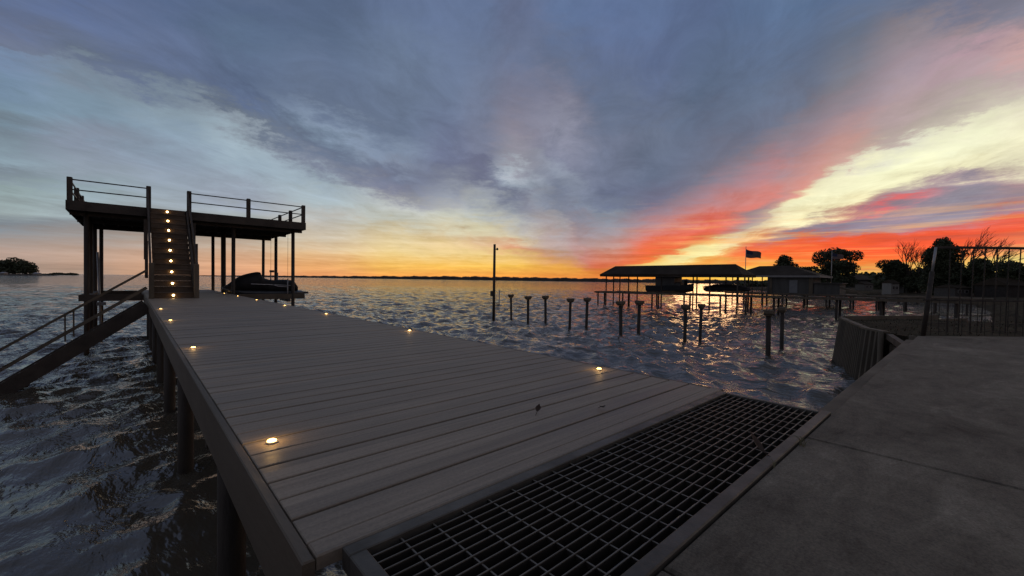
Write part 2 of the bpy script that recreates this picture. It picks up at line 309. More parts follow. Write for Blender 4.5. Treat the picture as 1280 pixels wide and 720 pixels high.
# ------------------------------------------------------------------ water
def make_water():
    nr, na = 640, 820
    r = np.concatenate([np.geomspace(1.2, 170, nr), np.geomspace(185, 9000, 30)]); rows = len(r)
    a = np.concatenate([np.linspace(R(-66), R(66), na), np.linspace(R(72), R(288), 37)]); cols = len(a)
    head = HEAD + a
    X = np.outer(r, np.sin(head)); Y = np.outer(r, np.cos(head)); Z = np.zeros_like(X)
    dX = np.zeros_like(X); dY = np.zeros_like(X)
    cell = np.gradient(r)[:, None] * np.ones((1, cols)); cell = np.maximum(cell, r[:, None]*.0029)
    cell[:, na-1:] = 1e3
    base = math.atan2(RT.y, RT.x)
    N = 84
    # the dock and sea wall shelter the water on their left side
    shelter = .55 + .45*np.clip((np.hypot(X-.3, Y-2)-4)/14, 0, 1)
    shelter = np.where(X > 2.0, 1.0, shelter)
    lam = np.geomspace(.17, 3.6, N)
    for i in range(N):
        L = lam[i]; th = base + RNG.normal(0, .75); k = 2*math.pi/L; ph = RNG.uniform(0, 6.283)
        A = .0096 * L * (1 if L < .8 else (.8/L)**.8) * min(1, (L/.55)**.9) * RNG.uniform(.7, 1.3)
        fade = np.clip((L/cell - 1.8)/2.0, 0, 1) * shelter
        arg = k*(X*math.cos(th) + Y*math.sin(th)) + ph
        # groups: the chop comes in patches
        A2 = A*(1 + .55*np.sin((X*math.sin(th*1.7+i) + Y*math.cos(th*1.3+i*2))*k*.13 + ph*3))
        Z += fade*A2*np.sin(arg); c = fade*A2*.78*np.cos(arg); dX += c*math.cos(th); dY += c*math.sin(th)
    V = np.stack([X+dX, Y+dY, Z], -1).reshape(-1, 3)
    idx = np.arange(rows*cols).reshape(rows, cols)
    nx = np.roll(idx, -1, axis=1)
    q_ = np.stack([idx[:-1], idx[1:], nx[1:], nx[:-1]], -1).reshape(-1, 4)
    me = bpy.data.meshes.new('water'); me.vertices.add(len(V)); me.vertices.foreach_set('co', V.ravel())
    me.loops.add(q_.size); me.loops.foreach_set('vertex_index', q_.ravel().astype(np.int32))
    me.polygons.add(len(q_)); me.polygons.foreach_set('loop_start', np.arange(0, q_.size, 4, dtype=np.int32))
    me.polygons.foreach_set('loop_total', np.full(len(q_), 4, dtype=np.int32)); me.update(); me.validate()
    me.polygons.foreach_set('use_smooth', [True]*len(me.polygons))
    mt = bpy.data.materials.new('lake_water'); mt.use_nodes = True; T = NT(mt.node_tree); b = T.n['Principled BSDF']
    b.inputs['Base Color'].default_value = (.080, .069, .052, 1); b.inputs['IOR'].default_value = 1.6
    b.inputs['Specular IOR Level'].default_value = .5
    pos = T.new('ShaderNodeNewGeometry').outputs['Position']
    dist = T.vmath('LENGTH', pos)
    T.put(b.inputs['Roughness'], T.mapr(dist, 4, 15, .20, .075))
    mp = T.new('ShaderNodeMapping'); T.l.new(pos, mp.inputs[0]); mp.inputs['Rotation'].default_value = (0, 0, -base); mp.inputs['Scale'].default_value = (1.0, .45, 1)
    h1 = T.noise(mp.outputs[0], 6.0, 4, .6, dist=.4); h2 = T.noise(mp.outputs[0], 1.3, 5, .6, dist=.3); h3 = T.noise(mp.outputs[0], .42, 5, .66)
    near = T.mapr(dist, 4, 60, 1., .25); mid = T.mapr(dist, 6, 50, .12, 1.); farw = T.mapr(dist, 14, 80, 0., 1.)
    hh = T.math('ADD', T.math('MULTIPLY', T.math('MULTIPLY', h1, near), .006), T.math('MULTIPLY', T.math('MULTIPLY', h2, mid), .85))
    hh = T.math('ADD', hh, T.math('MULTIPLY', T.math('MULTIPLY', h3, farw), 4.5))
    bp = T.new('ShaderNodeBump'); bp.inputs['Strength'].default_value = 1.; bp.inputs['Distance'].default_value = 1.
    T.put(bp.inputs['Height'], hh); T.l.new(bp.outputs[0], b.inputs['Normal'])
    me.materials.append(mt)
    o = bpy.data.objects.new('water', me); COL.objects.link(o); o.location = (0, 0, WATER)
    tag(o, 'choppy dark lake water reflecting the sunset', 'water', kind='structure')
make_water()
# ------------------------------------------------------------------ walkway and sea wall
m_ = MB(); JX = [-9, .965, 2.285, 13.0]
for j in range(3):
    x0, x1 = JX[j]+.006*(j > 0), JX[j+1]-.006*(j < 2); ye = .495
    top = [(x0, -14), (x1, -14), (x1, ye), (x0, ye)] if j < 2 else [(x0, -14), (13.0, -14), (13.0, -3.4), (8.26, .44), (8.2, ye), (x0, ye)]
    n = len(top); cx = sum(p[0] for p in top)/n; cy = sum(p[1] for p in top)/n
    def ins(p, e): return (p[0]-e*math.copysign(1, p[0]-cx), p[1]-e*math.copysign(1, p[1]-cy))
    m_.loft([[(*p, -.14) for p in top], [(*p, -.008) for p in top], [(*ins(p, .007), 0) for p in top]])
o = m_.build('concrete_walkway', concrete); tag(o, 'grey concrete walkway along the sea wall', 'walkway', kind='structure')
t = thing('seawall', (-2, .45, WATER), 'low concrete sea wall with a timber cap under the walkway edge', 'sea wall')
MB().box(-9, 8.15, -.6, .44, -3.6, -.142).build('wall', concrete, t)
MB().loft([[(x, .43, -.9), (x, 1.0, -1.1), (x, 2.0, -2.2), (x, 2.0, -3.4), (x, .43, -3.4)] for x in (.2, 1.2, 2.95)]).build('under_grate_blocker', mat('blocker_black', (.012, .010, .008), .95, .4, 3, .5, 9, spec=.1), t)  # added dark slope, hides the bright water seen through the grate
m_ = MB(); m_.box(2.93, 8.05, .505, .60, -.20, -.05, .008); m_.build('cap_board', old_wood, t)
# ------------------------------------------------------------------ dock
DX0, DX1, DY0, DY1 = .34, 2.86, 1.085, 26.0
dock = thing('dock', (1.6, 1.1, 0), 'long grey plank dock with small warm deck lights set along both edges', 'dock')
m_ = MB(); nb = int((DY1-DY0)/BOARD); k0 = math.ceil(DY0/BOARD)
for i in range(nb):
    y = (k0+i)*BOARD
    m_.box(DX0, DX1+random.uniform(-.004, .004), y+.006+random.uniform(-.0012,.0012), y+BOARD-.006+random.uniform(-.0012,.0012), -.034, random.uniform(-.002, .002), .003)
m_.build('decking', decking, dock)
MB().box(DX0, DX1, DY0, k0*BOARD-.004, -.034, .003, .004).build('edge_board', decking, dock)
fas = mat('fascia_board', (.095, .073, .050), .65, .2, 2, .2, 30, stretch=(1, .2, 1))
MB().box(DX0-.034, DX0-.003, DY0, DY1, -.235, -.002, .004).build('fascia', fas, dock)
MB().box(DX1+.003, DX1+.034, DY0, DY1, -.235, -.002, .004).build('fascia', fas, dock)
m_ = MB()
for x in (.55, 1.15, 1.75, 2.35, 2.75): m_.box(x-.03, x+.03, DY0+.02, DY1, -.236, -.036)
m_.build('joists', dark_wood, dock)
for y in (3.55, 7.05, 10.3, 13.4, 16.6, 19.9, 23.0):
    for x in (.53, 2.68):
        MB().tube([(x, y, -4.2), (x, y, -.05)], .088, 14).build('pile', pile_wood, dock, True)
    MB().box(.36, 2.84, y-.19, y-.14, -.44, -.237).build('crossbeam', dark_wood, dock)
def lamp(parent, p, nrm, r, lens_m, name, watt=.22):
    p = Vector(p); nrm = Vector(nrm); o_ = nrm.orthogonal().normalized(); q2 = nrm.cross(o_)
    def ring(rad, h, n=14): return [p + nrm*h + (o_*math.cos(2*math.pi*k/n) + q2*math.sin(2*math.pi*k/n))*rad for k in range(n)]
    body = MB().loft([ring(r*1.25, -.002), ring(r*1.25, .003), ring(r*1.15, .006), ring(r*1.02, .006)]).build(name, grey_metal, parent)
    MB().loft([ring(r, .0065), ring(r*.95, .0065+r*.2), ring(r*.75, .0065+r*.35), ring(r*.4, .0065+r*.45)]).build('lens', lens_m, body, True)
    ld = bpy.data.lights.new('lamp_light', 'POINT'); ld.energy = watt; ld.color = (1, .58, .2); ld.shadow_soft_size = .012
    lo = bpy.data.objects.new('lamp_light', ld); COL.objects.link(lo); lo.parent = body; lo.location = p + nrm*.045 - parent.location
LY = (1.97, 5.03, 8.27, 11.2, 14.3, 17.3, 20.2)
for y in LY: lamp(dock, (2.74, y, .001), (0, 0, 1), .0185, lamp_lens, 'deck_light')
for y in LY[:4]: lamp(dock, (.435, y, .001), (0, 0, 1), .0185, lamp_lens, 'deck_light')
# ------------------------------------------------------------------ steel grate bridging the gap
g = thing('steel_grate', (1.9, .8, 0), 'rusty steel bar grate between the dock and the walkway', 'grate')
GX0, GX1, GY0, GY1 = .40, 2.81, .50, 1.075
m_ = MB()
m_.box(GX0, GX1, GY1-.045, GY1, -.05, .006, .003); m_.box(GX0, GX0+.045, GY0, GY1-.047, -.05, .006, .003)
m_.box(GX1-.03, GX1, GY0+.045, GY1-.047, -.05, .004, .003); m_.build('frame', steel, g)
MB().box(GX0+.047, GX1+.01, GY0-.002, GY0+.043, -.05, .008, .004).build('sill_plate', steel, g)
m_ = MB(); nbar = 14
for i in range(nbar):
    y = GY0+.072 + i*(GY1-GY0-.145)/(nbar-1); m_.box(GX0+.046, GX1-.031, y-.0020, y+.0020, -.036, -.0045)
x = GX0+.14
while x < GX1-.06:
    m_.box(x-.003, x+.003, GY0+.045, GY1-.046, -.018, -.007); x += .102
m_.build('grating', bar_steel, g)
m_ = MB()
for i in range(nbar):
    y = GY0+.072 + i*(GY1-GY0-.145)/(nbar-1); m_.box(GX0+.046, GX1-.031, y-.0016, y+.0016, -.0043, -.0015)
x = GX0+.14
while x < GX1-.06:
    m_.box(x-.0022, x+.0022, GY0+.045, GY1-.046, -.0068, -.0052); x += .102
m_.build('glint_edges', mat('bar_edge_glint', (.15, .132, .105), .45, .3, 7, metal=.3), g)  # lighter strips paint the glint along the bar tops
# dry leaves and weeds
def leaf(u, v, lab, s=.035, tilt=.9):
    c = at(u, v, .002); d = Vector((random.uniform(-1, 1), random.uniform(-1, 1), 0)).normalized(); e = Vector((-d.y, d.x, 0))
    mb = MB(); L = []
    for i in range(7):
        tt = i/6; w = s*.42*math.sin(math.pi*min(tt*1.05, 1))+.001; z = .002+tilt*s*tt*tt + .01
        L.append((c+d*(s*(tt-.3))+e*w+UP*(z+w*.6), c+d*(s*(tt-.3))+UP*z, c+d*(s*(tt-.3))-e*w+UP*(z+w*.6)))
    for i in range(6):
        for k in range(2): mb.add([L[i][k], L[i+1][k], L[i+1][k+1], L[i][k+1]], [(0, 1, 2, 3)])
    mb.tube([c-d*s*.9, c-d*s*.3+UP*.01], .0015, 5)
    tag(mb.build('leaf', leaf_mat), lab, 'leaf', 'dry leaves on the dock and grate')
leaf(672, 517, 'curled dry leaf standing up on the dock planks, left of the other one', .034, 1.0)
leaf(752, 512, 'flat dry leaf on the dock planks, right of the upright curled leaf', .04, .25)
leaf(951, 569, 'large dark leaf caught upright in the steel grate', .06, 1.3)
def weed(u, v, lab, n, hgt):
    c = at(u, v, 0); mb = MB()
    for i in range(n):
        a = random.uniform(0, 6.28); l = hgt*random.uniform(.5, 1); b0 = c+Vector((random.uniform(-.02, .02), random.uniform(-.01, .01), 0))
        d = Vector((math.cos(a), math.sin(a), 0)); k = random.uniform(.3, .9)
        mb.tube([b0, b0+d*l*.25*k+UP*l*.5, b0+d*l*.7*k+UP*l*.75, b0+d*l*1.05*k+UP*l*.7], [.0016, .0014, .001, .0004], 4)
    tag(mb.build('weed', grass_blade), lab, 'weed')
weed(1003, 557, 'dry grass tuft growing where the concrete joint meets the steel grate', 9, .055)
weed(968, 583, 'small sprig of dead grass on the grate edge, nearer the camera', 4, .035)
# ------------------------------------------------------------------ upper boat platform
HT = 3.04; PX0, PX1, PY0, PY1 = -1.52, 5.51, 19.40, 25.55
bp_ = thing('boat_platform', (2, 22.4, WATER), 'raised dark timber sun deck on posts over the far end of the dock', 'sun deck')
m_ = MB()
for i in range(int((PY1-PY0)/.142)): m_.box(PX0, PX1, PY0+i*.142+.003, PY0+(i+1)*.142-.003, HT-.036, HT)
m_.build('floor', dark_wood, bp_)
m_ = MB(); m_.box(PX0, PX1, PY0-.04, PY0-.002, HT-.30, HT+.004); m_.box(PX0, PX1, PY1, PY1+.04, HT-.30, HT+.004)
m_.box(PX0-.04, PX0-.002, PY0-.04, PY1+.04, HT-.30, HT+.004); m_.box(PX1+.002, PX1+.04, PY0-.04, PY1+.04, HT-.30, HT+.004); m_.build('fascia', dark_wood, bp_)
m_ = MB()
for i in range(16): x = PX0+.2+i*(PX1-PX0-.4)/15; m_.box(x-.022, x+.022, PY0, PY1, HT-.27, HT-.038)
m_.build('joists', dark_wood, bp_)
for y in (19.75, 22.3, 25.2): MB().box(PX0+.02, PX1-.02, y-.05, y+.05, HT-.42, HT-.272).build('beam', dark_wood, bp_)
for x, ys in ((-1.13, (19.75, 21.85, 24.4)), (-1.0, (25.42,)), (5.16, (19.75, 22.7, 25.4)), (2.98, (19.82, 22.1, 25.3)), (1.70, (19.75,))):
    for y in ys: MB().tube([(x, y, -4.2), (x+random.uniform(-.02, .02), y, HT-.27)], .092 if (x, y) == (2.98, 22.1) else .068, 12).build('post', pile_wood, bp_, True)
FR = ((-1.47, 19.43), (.43, 19.36), (1.55, 19.36), (3.43, 19.43), (5.46, 19.43), (-1.47, 21.7), (-1.47, 23.7), (-1.47, 25.5), (5.46, 21.4), (5.46, 23.3), (5.46, 25.5), (2.0, 25.5))
for x, y in FR: MB().box(x-.065, x+.065, y-.065, y+.065, HT-.25, HT+.75, .015).build('railing_post', dark_wood, bp_)
for z in (HT+.68, HT+.36):
    for p, q_ in (((-1.47, 19.43), (.43, 19.43)), ((1.55, 19.43), (5.46, 19.43)), ((-1.47, 19.43), (-1.47, 25.5)), ((5.46, 19.43), (5.46, 25.5)), ((-1.47, 25.5), (5.46, 25.5))):
        MB().bar((*p, z), (*q_, z), .035, .035).build('rail', rail_metal, bp_)
MB().box(-1.30, .30, 19.60, 19.67, -.20, .02).build('crossbeam', dark_wood, bp_)
MB().box(-1.30, -1.0, 19.9, 25.2, -.14, .0).build('catwalk', dark_wood, bp_)
MB().bar((.33, 25.2, -.1), (-1.4, 25.2, -.1), .15, .18).build('crossbeam', dark_wood, bp_)
# slanted guide poles at the left slip
gp = thing('boat_lift_pole', (-1.0, 22.6, WATER), 'thin pale boat guide pole leaning behind the left dock posts', 'guide pole')
MB().tube([(-.85, 22.6, -3), (-.98, 22.6, 1.55)], .035, 8).build('pole', grey_metal, gp, True)
MB().box(-1.02, -.75, 22.5, 22.7, -.5, -.38).build('bracket', grey_metal, gp)
# ------------------------------------------------------------------ lit staircase
SX0, SX1, SY0 = .42, 1.48, 16.35; NS = 17; RISE = HT/NS; RUN = (19.34-SY0)/(NS-1)
st = thing('staircase', (.95, 16.4, 0), 'steep dark stairs with a row of glowing step lights up the middle', 'staircase')
tread_m = mat('stair_boards', (.10, .068, .042), .7, .3, 3, .3, 25)
for i in range(NS-1):
    y = SY0+i*RUN; z = (i+1)*RISE
    MB().box(SX0+.05, SX1-.05, y-.02, y+RUN+.02, z-.036, z, .004).box(SX0+.05, SX1-.05, y, y+.018, z-RISE+.002, z-.037).build('tread', tread_m, st)
MB().box(SX0+.05, SX1-.05, 19.338, 19.356, HT-RISE, HT-.002).build('riser', tread_m, st)
for x in (SX0, SX1):
    vs = []
    for xx in (x-.022, x+.022): vs += [(xx, SY0-.1, .005), (xx, SY0-.1, .25), (xx, 19.35, HT+.02), (xx, 19.35, HT-.36), (xx, SY0+.28, .005)]
    MB().add(vs, [(4, 3, 2, 1, 0), (5, 6, 7, 8, 9)] + [(k, (k+1) % 5, 5+(k+1) % 5, 5+k) for k in range(5)]).build('stringer', dark_wood, st)
    MB().box(x-.06, x+.06, SY0-.24, SY0-.11, .004, 1.06, .015).build('newel_post', old_wood, st)
    s = -1 if x == SX0 else 1
    MB().bar((x+s*.02, SY0-.17, 1.0), (x+s*.02, 19.25, HT+.62), .05, .07).build('handrail', dark_wood, st)
    MB().box(x+s*.09-.05, x+s*.09+.05, 18.0, 18.09, 1.2, 2.5).build('baluster', dark_wood, st)
    MB().box(x+s*.09-.04, x+s*.09+.04, 17.2, 17.28, .6, 1.75).build('baluster', dark_wood, st)
for k in range(9):
    i = k*2; lamp(st, (.93, SY0+i*RUN-.001 if i < NS-1 else 19.337, i*RISE+RISE*.52), (0, -1, 0), .029, stair_lens, 'step_light')
# ------------------------------------------------------------------ boarding steps down to the water on the left
bs = thing('boarding_steps', (-.9, 14.4, WATER), 'timber steps with double handrails going down into the lake beside the dock', 'steps')
A = Vector((.28, 14.0, -.10)); B = Vector((-2.45, 14.0, -2.14)); DW = Vector((0, .95, 0))
for o_ in (Vector(), DW): MB().bar(A+o_, B+o_, .05, .30).build('stringer', dark_wood, bs)
for i in range(11):
    p = A.lerp(B, (i+.6)/11.2); MB().box(p.x-.13, p.x+.13, 14.03, 14.92, p.z+.02, p.z+.055).build('tread', old_wood, bs)
for o_ in (Vector((0, -.03, 0)), DW+Vector((0, .03, 0))):
    for h, w_ in ((.92, .05), (.47, .045)):
        MB().bar(A+o_+UP*h, B+o_+UP*h, .04, w_).build('handrail', old_wood, bs)
    for f_ in ((.47, .52) if o_.y < .5 else (.97,)):
        p = A.lerp(B, f_)+o_; MB().bar(p+UP*.3, p+UP*.93, .028, .028).build('baluster', old_wood, bs)
# ------------------------------------------------------------------ jet ski under a cover, on its lift
def ring_sec(x, y, hw, zb, zt, pw=2.6, n=18):
    out = []
    for k in range(n):
        a = 2*math.pi*k/n; c, s = math.cos(a), math.sin(a)
        out.append((x, y+hw*math.copysign(abs(c)**(2/pw), c), (zb+zt)/2 + (zt-zb)/2*math.copysign(abs(s)**(2/pw), s)))
    return out
js = thing('jet_ski', (4.3, 20.5, 0), 'jet ski under a fitted black cover with a silver stripe beside the dock', 'jet ski')
Yj = 20.5
stn = [(2.80, .06, .20, .30), (2.90, .22, .12, .36), (3.05, .38, .06, .50), (3.25, .48, .03, .66), (3.45, .54, .02, .77), (3.70, .56, .02, .85), (3.92, .56, .02, .90), (4.02, .55, .02, .89), (4.06, .55, .02, .78),
       (4.14, .55, .02, .66), (4.35, .55, .02, .575), (4.65, .55, .02, .56), (4.95, .55, .02, .59), (5.20, .54, .03, .57), (5.32, .52, .04, .52), (5.42, .50, .06, .34)]
MB().loft([ring_sec(x, Yj, hw, zb, zt, 2.4 if x < 4.3 else 3) for x, hw, zb, zt in stn]).build('cover', cover_mat, js, True)
hs = [(2.72, .05, .12, .26), (2.95, .30, -.05, .22), (3.4, .50, -.12, .16), (4.2, .58, -.14, .14), (5.2, .57, -.13, .14), (5.62, .54, -.10, .12)]
MB().loft([ring_sec(x, Yj, hw, zb, zt, 2.6) for x, hw, zb, zt in hs]).build('hull', hull_mat, js, True)
MB().box(5.60, 5.86, Yj-.45, Yj+.45, -.03, .06, .02).build('stern_platform', hull_mat, js)
m_ = MB(); m_.tube([(3.98, Yj-.36, .84), (3.95, Yj, .87), (3.98, Yj+.36, .84)], .03, 8); m_.build('handlebar', cover_mat, js, True)
m_ = MB()
for p, q_ in (((3.62, .395), (4.42, .365)), ((4.42, .365), (4.60, .30)), ((4.60, .30), (4.98, .275)), ((4.42, .362), (5.10, .335))):
    m_.bar((p[0], Yj-.578, p[1]), (q_[0], Yj-.578, q_[1]), .012, .024)
m_.build('stripe', silver, js)
jl = thing('jet_ski_lift', (4.4, 20.5, WATER), 'brown timber lift cradle holding the covered jet ski', 'boat lift')
for y in (Yj-.72, Yj+.5): MB().box(2.92, 5.62, y-.07, y+.07, -.24, -.02, .01).build('bunk', pier_wood, jl)
for x in (3.3, 5.0): MB().box(x-.05, x+.05, Yj-.8, Yj+.6, -.36, -.245).build('crossbeam', steel, jl)
for x, y, h in ((3.0, 19.95, 2.6), (4.95, 19.78, .62), (4.7, 21.6, .9), (5.05, 21.9, .9)):
    MB().tube([(x, y, -.36), (x, y, h)], .026, 8).build('guide_pole', grey_metal, jl, True)
MB().box(4.66, 4.82, 21.52, 21.68, .90, 1.0).build('pole_cap', rail_metal, jl)
for x, y in ((4.95, 19.78), (4.7, 21.6)): MB().tube([(x, y, .6), (x, y, HT-.3)], .006, 5).build('cable', rail_metal, jl)
# ------------------------------------------------------------------ mooring piles
proto = thing('mooring_pile', (0, 0, WATER), '', 'pile', 'bare mooring piles standing in the lake')
MB().tube([(0, 0, -4.5), (0, 0, -.40)], .075, 12).build('post', pile_wood, proto, True)
MB().loft([[(a*s1, b*s2, z) for a, b in ((-1, -1), (1, -1), (1, 1), (-1, 1))] for s1, s2, z in ((.10, .09, -.46), (.13, .11, -.40), (.17, .13, -.36), (.17, .13, -.24))]).build('cap', old_wood, proto)
MP = [(17.0, 4.88, 'left pile of the nearest pair of bare mooring piles, with a wedge cap'), (19.59, 5.14, 'right pile of the nearest pair of bare mooring piles'),
      (17.6, 8.24, 'left pile of the second nearest pair of mooring piles'), (19.04, 8.21, 'right pile of the second nearest pair of mooring piles'),
      (17.63, 11.44, 'left pile of the middle pair, in front of the boathouse'), (19.07, 11.34, 'right pile of the middle pair, in front of the boathouse'),
      (17.65, 14.68, 'left pile of the fourth pair, just left of the boathouse'), (19.06, 14.63, 'right pile of the fourth pair, just left of the boathouse'),
      (17.67, 17.94, 'left pile of the farthest pair of mooring piles'), (19.1, 17.83, 'right pile of the farthest pair of mooring piles'),
      (18.73, 20.61, 'single mooring pile standing beside the tall lamp pole')]
for i, (x, y, lab) in enumerate(MP):
    o = proto if i == 0 else copy_tree(proto)
    k_ = random.uniform(.88, 1.15); o.location = (x, y, WATER); o['label'] = lab
    o.rotation_euler = (random.uniform(-.022, .022), random.uniform(-.022, .022), random.uniform(-.3, .3)); o.scale = (k_, k_, 1)
lp = thing('lamp_pole', (16.71, 20.03, WATER), 'tall dark pole with a small unlit lamp, rising alone from the lake', 'lamp pole')
MB().tube([(16.71, 20.03, -4), (16.71, 20.03, 2.93)], [.10, .075], 12).build('pole', pile_wood, lp, True)
m_ = MB(); c = Vector((16.71, 20.03, 2.62)); m_.tube([c, c+RT*.16], .02, 6); m_.build('arm', rail_metal, lp)
d_ = c+RT*.17; m_ = MB(); m_.loft([[(d_.x+math.cos(a)*r_, d_.y+math.sin(a)*r_, d_.z+z) for a in [k*.785 for k in range(8)]] for r_, z in ((.05, -.06), (.075, -.02), (.055, .06), (.02, .09))]); m_.build('lamp_shade', rail_metal, lp)
c = Vector((16.71, 20.03, -.15))-RT*.12; MB().box(c.x-.08, c.x+.08, c.y-.08, c.y+.08, -.32, .02).build('junction_box', rail_metal, lp)
mk = thing('marker_post', (28.57, 33.36, WATER), 'thin marker post far out in the lake behind the lamp pole', 'marker post')
MB().tube([(28.57, 33.36, -4), (28.57, 33.36, -.35)], .06, 8).build('post', grey_metal, mk, True)
MB().bar((27.3, 34.3, -1.72), (28.57, 33.36, -1.7), .08, .08).build('crossbar', grey_metal, mk)
# ------------------------------------------------------------------ neighbour's pier, boathouse, boats
pr = thing('pier', (39.5, 12, WATER), "neighbour's long low pier running from the right bank out to the boathouse", 'pier')
m_ = MB(); m_.bar((39.4, 28.6, -.44), (39.4, 12.0, -.36), 1.3, .14); m_.build('decking', pier_wood, pr)
m_ = MB(); m_.bar((39.4, 11.98, -.36), (39.4, -2.2, -.22), 1.5, .10); m_.build('walkway', pier_wood, pr)
MB().bar((38.62, 28.6, -.47), (38.62, -2.2, -.25), .05, .20).build('edge_beam', old_wood, pr)
for y in (28.2, 25.0, 21.6, 18.3, 15.0, 12.9, 10.8, 6.7, 4.2, .6):
    for x in (38.75, 40.0):
        MB().tube([(x, y, -4.3), (x, y, -.35)], (.085), 8).build('pile', pile_wood, pr, True)
bh = thing('boathouse', (42.4, 20.9, WATER), 'open boathouse with a long brown hipped roof on thin posts over the lake', 'boathouse')
EX0, EX1, EY0, EY1, EZ, RZ = 39.4, 43.0, 13.5, 28.5, 1.52, 2.50
vs = [(EX0, EY0, EZ), (EX1, EY0, EZ), (EX1, EY1, EZ), (EX0, EY1, EZ), (41.15, EY0+1.15, RZ), (41.15, EY1-.9, RZ)]
vs += [(v[0], v[1], v[2]-.10) for v in vs[:4]] + [(41.15, EY0+1.15, RZ-.1), (41.15, EY1-.9, RZ-.1)]
MB().add(vs, [(0, 1, 4), (1, 2, 5, 4), (2, 3, 5), (3, 0, 4, 5), (7, 6, 10), (8, 7, 10, 11), (9, 8, 11), (6, 9, 11, 10), (0, 6, 7, 1), (1, 7, 8, 2), (2, 8, 9, 3), (3, 9, 6, 0)]).build('roof', roof_mat, bh)
m_ = MB(); m_.bar((EX0+.1, EY0, EZ-.16), (EX0+.1, EY1, EZ-.16), .08, .16); m_.bar((EX1-.1, EY0, EZ-.16), (EX1-.1, EY1, EZ-.16), .08, .16)
m_.bar((EX0, EY0+.1, EZ-.16), (EX1, EY0+.1, EZ-.16), .08, .16); m_.bar((EX0, EY1-.1, EZ-.16), (EX1, EY1-.1, EZ-.16), .08, .16); m_.build('eave_beam', dark_wood, bh)
for x, ys in ((39.85, (27.9, 25.0, 21.2, 17.6, 16.4, 14.0)), (42.6, (27.9, 25.6, 23.2, 19.2, 16.0, 14.0)), (41.3, (27.9,))):
    for y in ys: MB().tube([(x, y, -4.3), (x, y, EZ-.1)], .07, 8).build('post', pile_wood, bh, True)
for x in (40.3, 42.8): MB().bar((x, 13.2, -.42), (x, 28.3, -.42), .5, .12).build('catwalk', pier_wood, bh)
b1 = thing('boat', (42.4, 21.4, -.5), 'dark cabin boat on a lift under the middle of the boathouse roof', 'boat')
def hull(y0, y1, x, hw, zb, zt, bow=1):
    rr = []
    for t_, w_, up_ in ((0, .92, 0), (.35, 1, 0), (.65, .95, .05), (.82, .7, .12), (.94, .35, .22), (1, .05, .3)):
        y = y0+(y1-y0)*t_; z0 = zb+(zt-zb)*up_*1.6; z1 = zt+(zt-zb)*up_
        rr.append([(x-hw*w_, y, z1), (x-hw*w_*.86, y, z0+(z1-z0)*.35), (x, y, z0), (x+hw*w_*.86, y, z0+(z1-z0)*.35), (x+hw*w_, y, z1)])
    return MB().loft(rr)
hull(23.4, 18.6, 41.4, 1.0, -.5, .38).build('hull', hull_mat, b1)
MB().box(40.6, 42.2, 20.2, 22.3, .35, 1.42, .1).build('cabin', hull_mat, b1)
MB().box(40.6, 42.2, 19.6, 20.18, .35, .75, .1).build('windscreen', hull_mat, b1)
MB().tube([(41.0, 19.3, .3), (41.0, 19.2, .95)], .16, 10).build('seat', cover_mat, b1, True)
b2 = thing('boat', (42.3, 15.6, -.1), 'low covered boat on a lift at the right end of the boathouse', 'boat')
hull(17.3, 13.4, 41.4, .95, -.15, .30).build('hull', hull_mat, b2)
MB().loft([ring_sec(0, 0, .1, 0, .1)][:0] or [[(41.4+a*hw_*.85, y-.3, .29+b*h_*.8) for a, b in ((-1, 0), (-.7, .75), (0, 1), (.7, .75), (1, 0))] for y, hw_, h_ in ((17.4, 1.0, .2), (16.8, 1.1, .42), (15.4, 1.08, .48), (14.4, .9, .3), (13.9, .4, .12))]).build('cover', cover_mat, b2)
def flag_pole(u, vt, base, ztop, lab, fu0, fu1, fv0, fv1):
    r_ = thing('flagpole', base, lab, 'flagpole'); b_ = Vector(base)
    MB().tube([b_, (b_.x, b_.y, ztop)], [.05, .03], 8).build('pole', grey_metal, r_, True)
    dep = (b_-CAMP).dot(cf); h = (fv1-fv0)/522*dep*.86; L = (fu1-fu0)/522*dep; zt = ztop-.22*h-.1
    nx, ny = 14, 13; P_ = []
    for i in range(nx+1):
        s = i/nx
        for j in range(ny+1):
            w = j/ny; wave = .09*L*math.sin(s*7+w)*s
            P_.append(b_*1 + Vector((0, 0, zt-b_.z)) + RT*(L*s) + FH*wave - UP*(h*(w*(1-.30*s)+.42*s)+.03*L*math.sin(s*6)))
    canton = MB(); red = MB(); wht = MB()
    for i in range(nx):
        for j in range(ny):
            f_ = [P_[i*(ny+1)+j], P_[(i+1)*(ny+1)+j], P_[(i+1)*(ny+1)+j+1], P_[i*(ny+1)+j+1]]
            (canton if i < 6 and j < 7 else red if j % 2 == 0 else wht).add(f_, [(0, 1, 2, 3)])
    fo = red.build('flag', mat('flag_red', (.10, .02, .02), .8, .1), r_); wht.build('white_stripes', mat('flag_white', (.18, .17, .16), .8, .05), fo); canton.build('canton', mat('flag_blue', (.02, .025, .07), .8, .1), fo)
b_ = far(931.5, 350, 46.2); flag_pole(931.5, 308, (b_.x, b_.y, -.3), far(931.5, 308, 46.2).z, 'flagpole with a wind-blown flag at the right end of the boathouse roof', 934, 954, 311, 323)
b_ = far(1039, 350, 50); flag_pole(1039, 313, (b_.x, b_.y, -.4), far(1039, 313, 50).z, 'flagpole with a paler limp flag in front of the wind-bent tree', 1041, 1057, 318, 327)
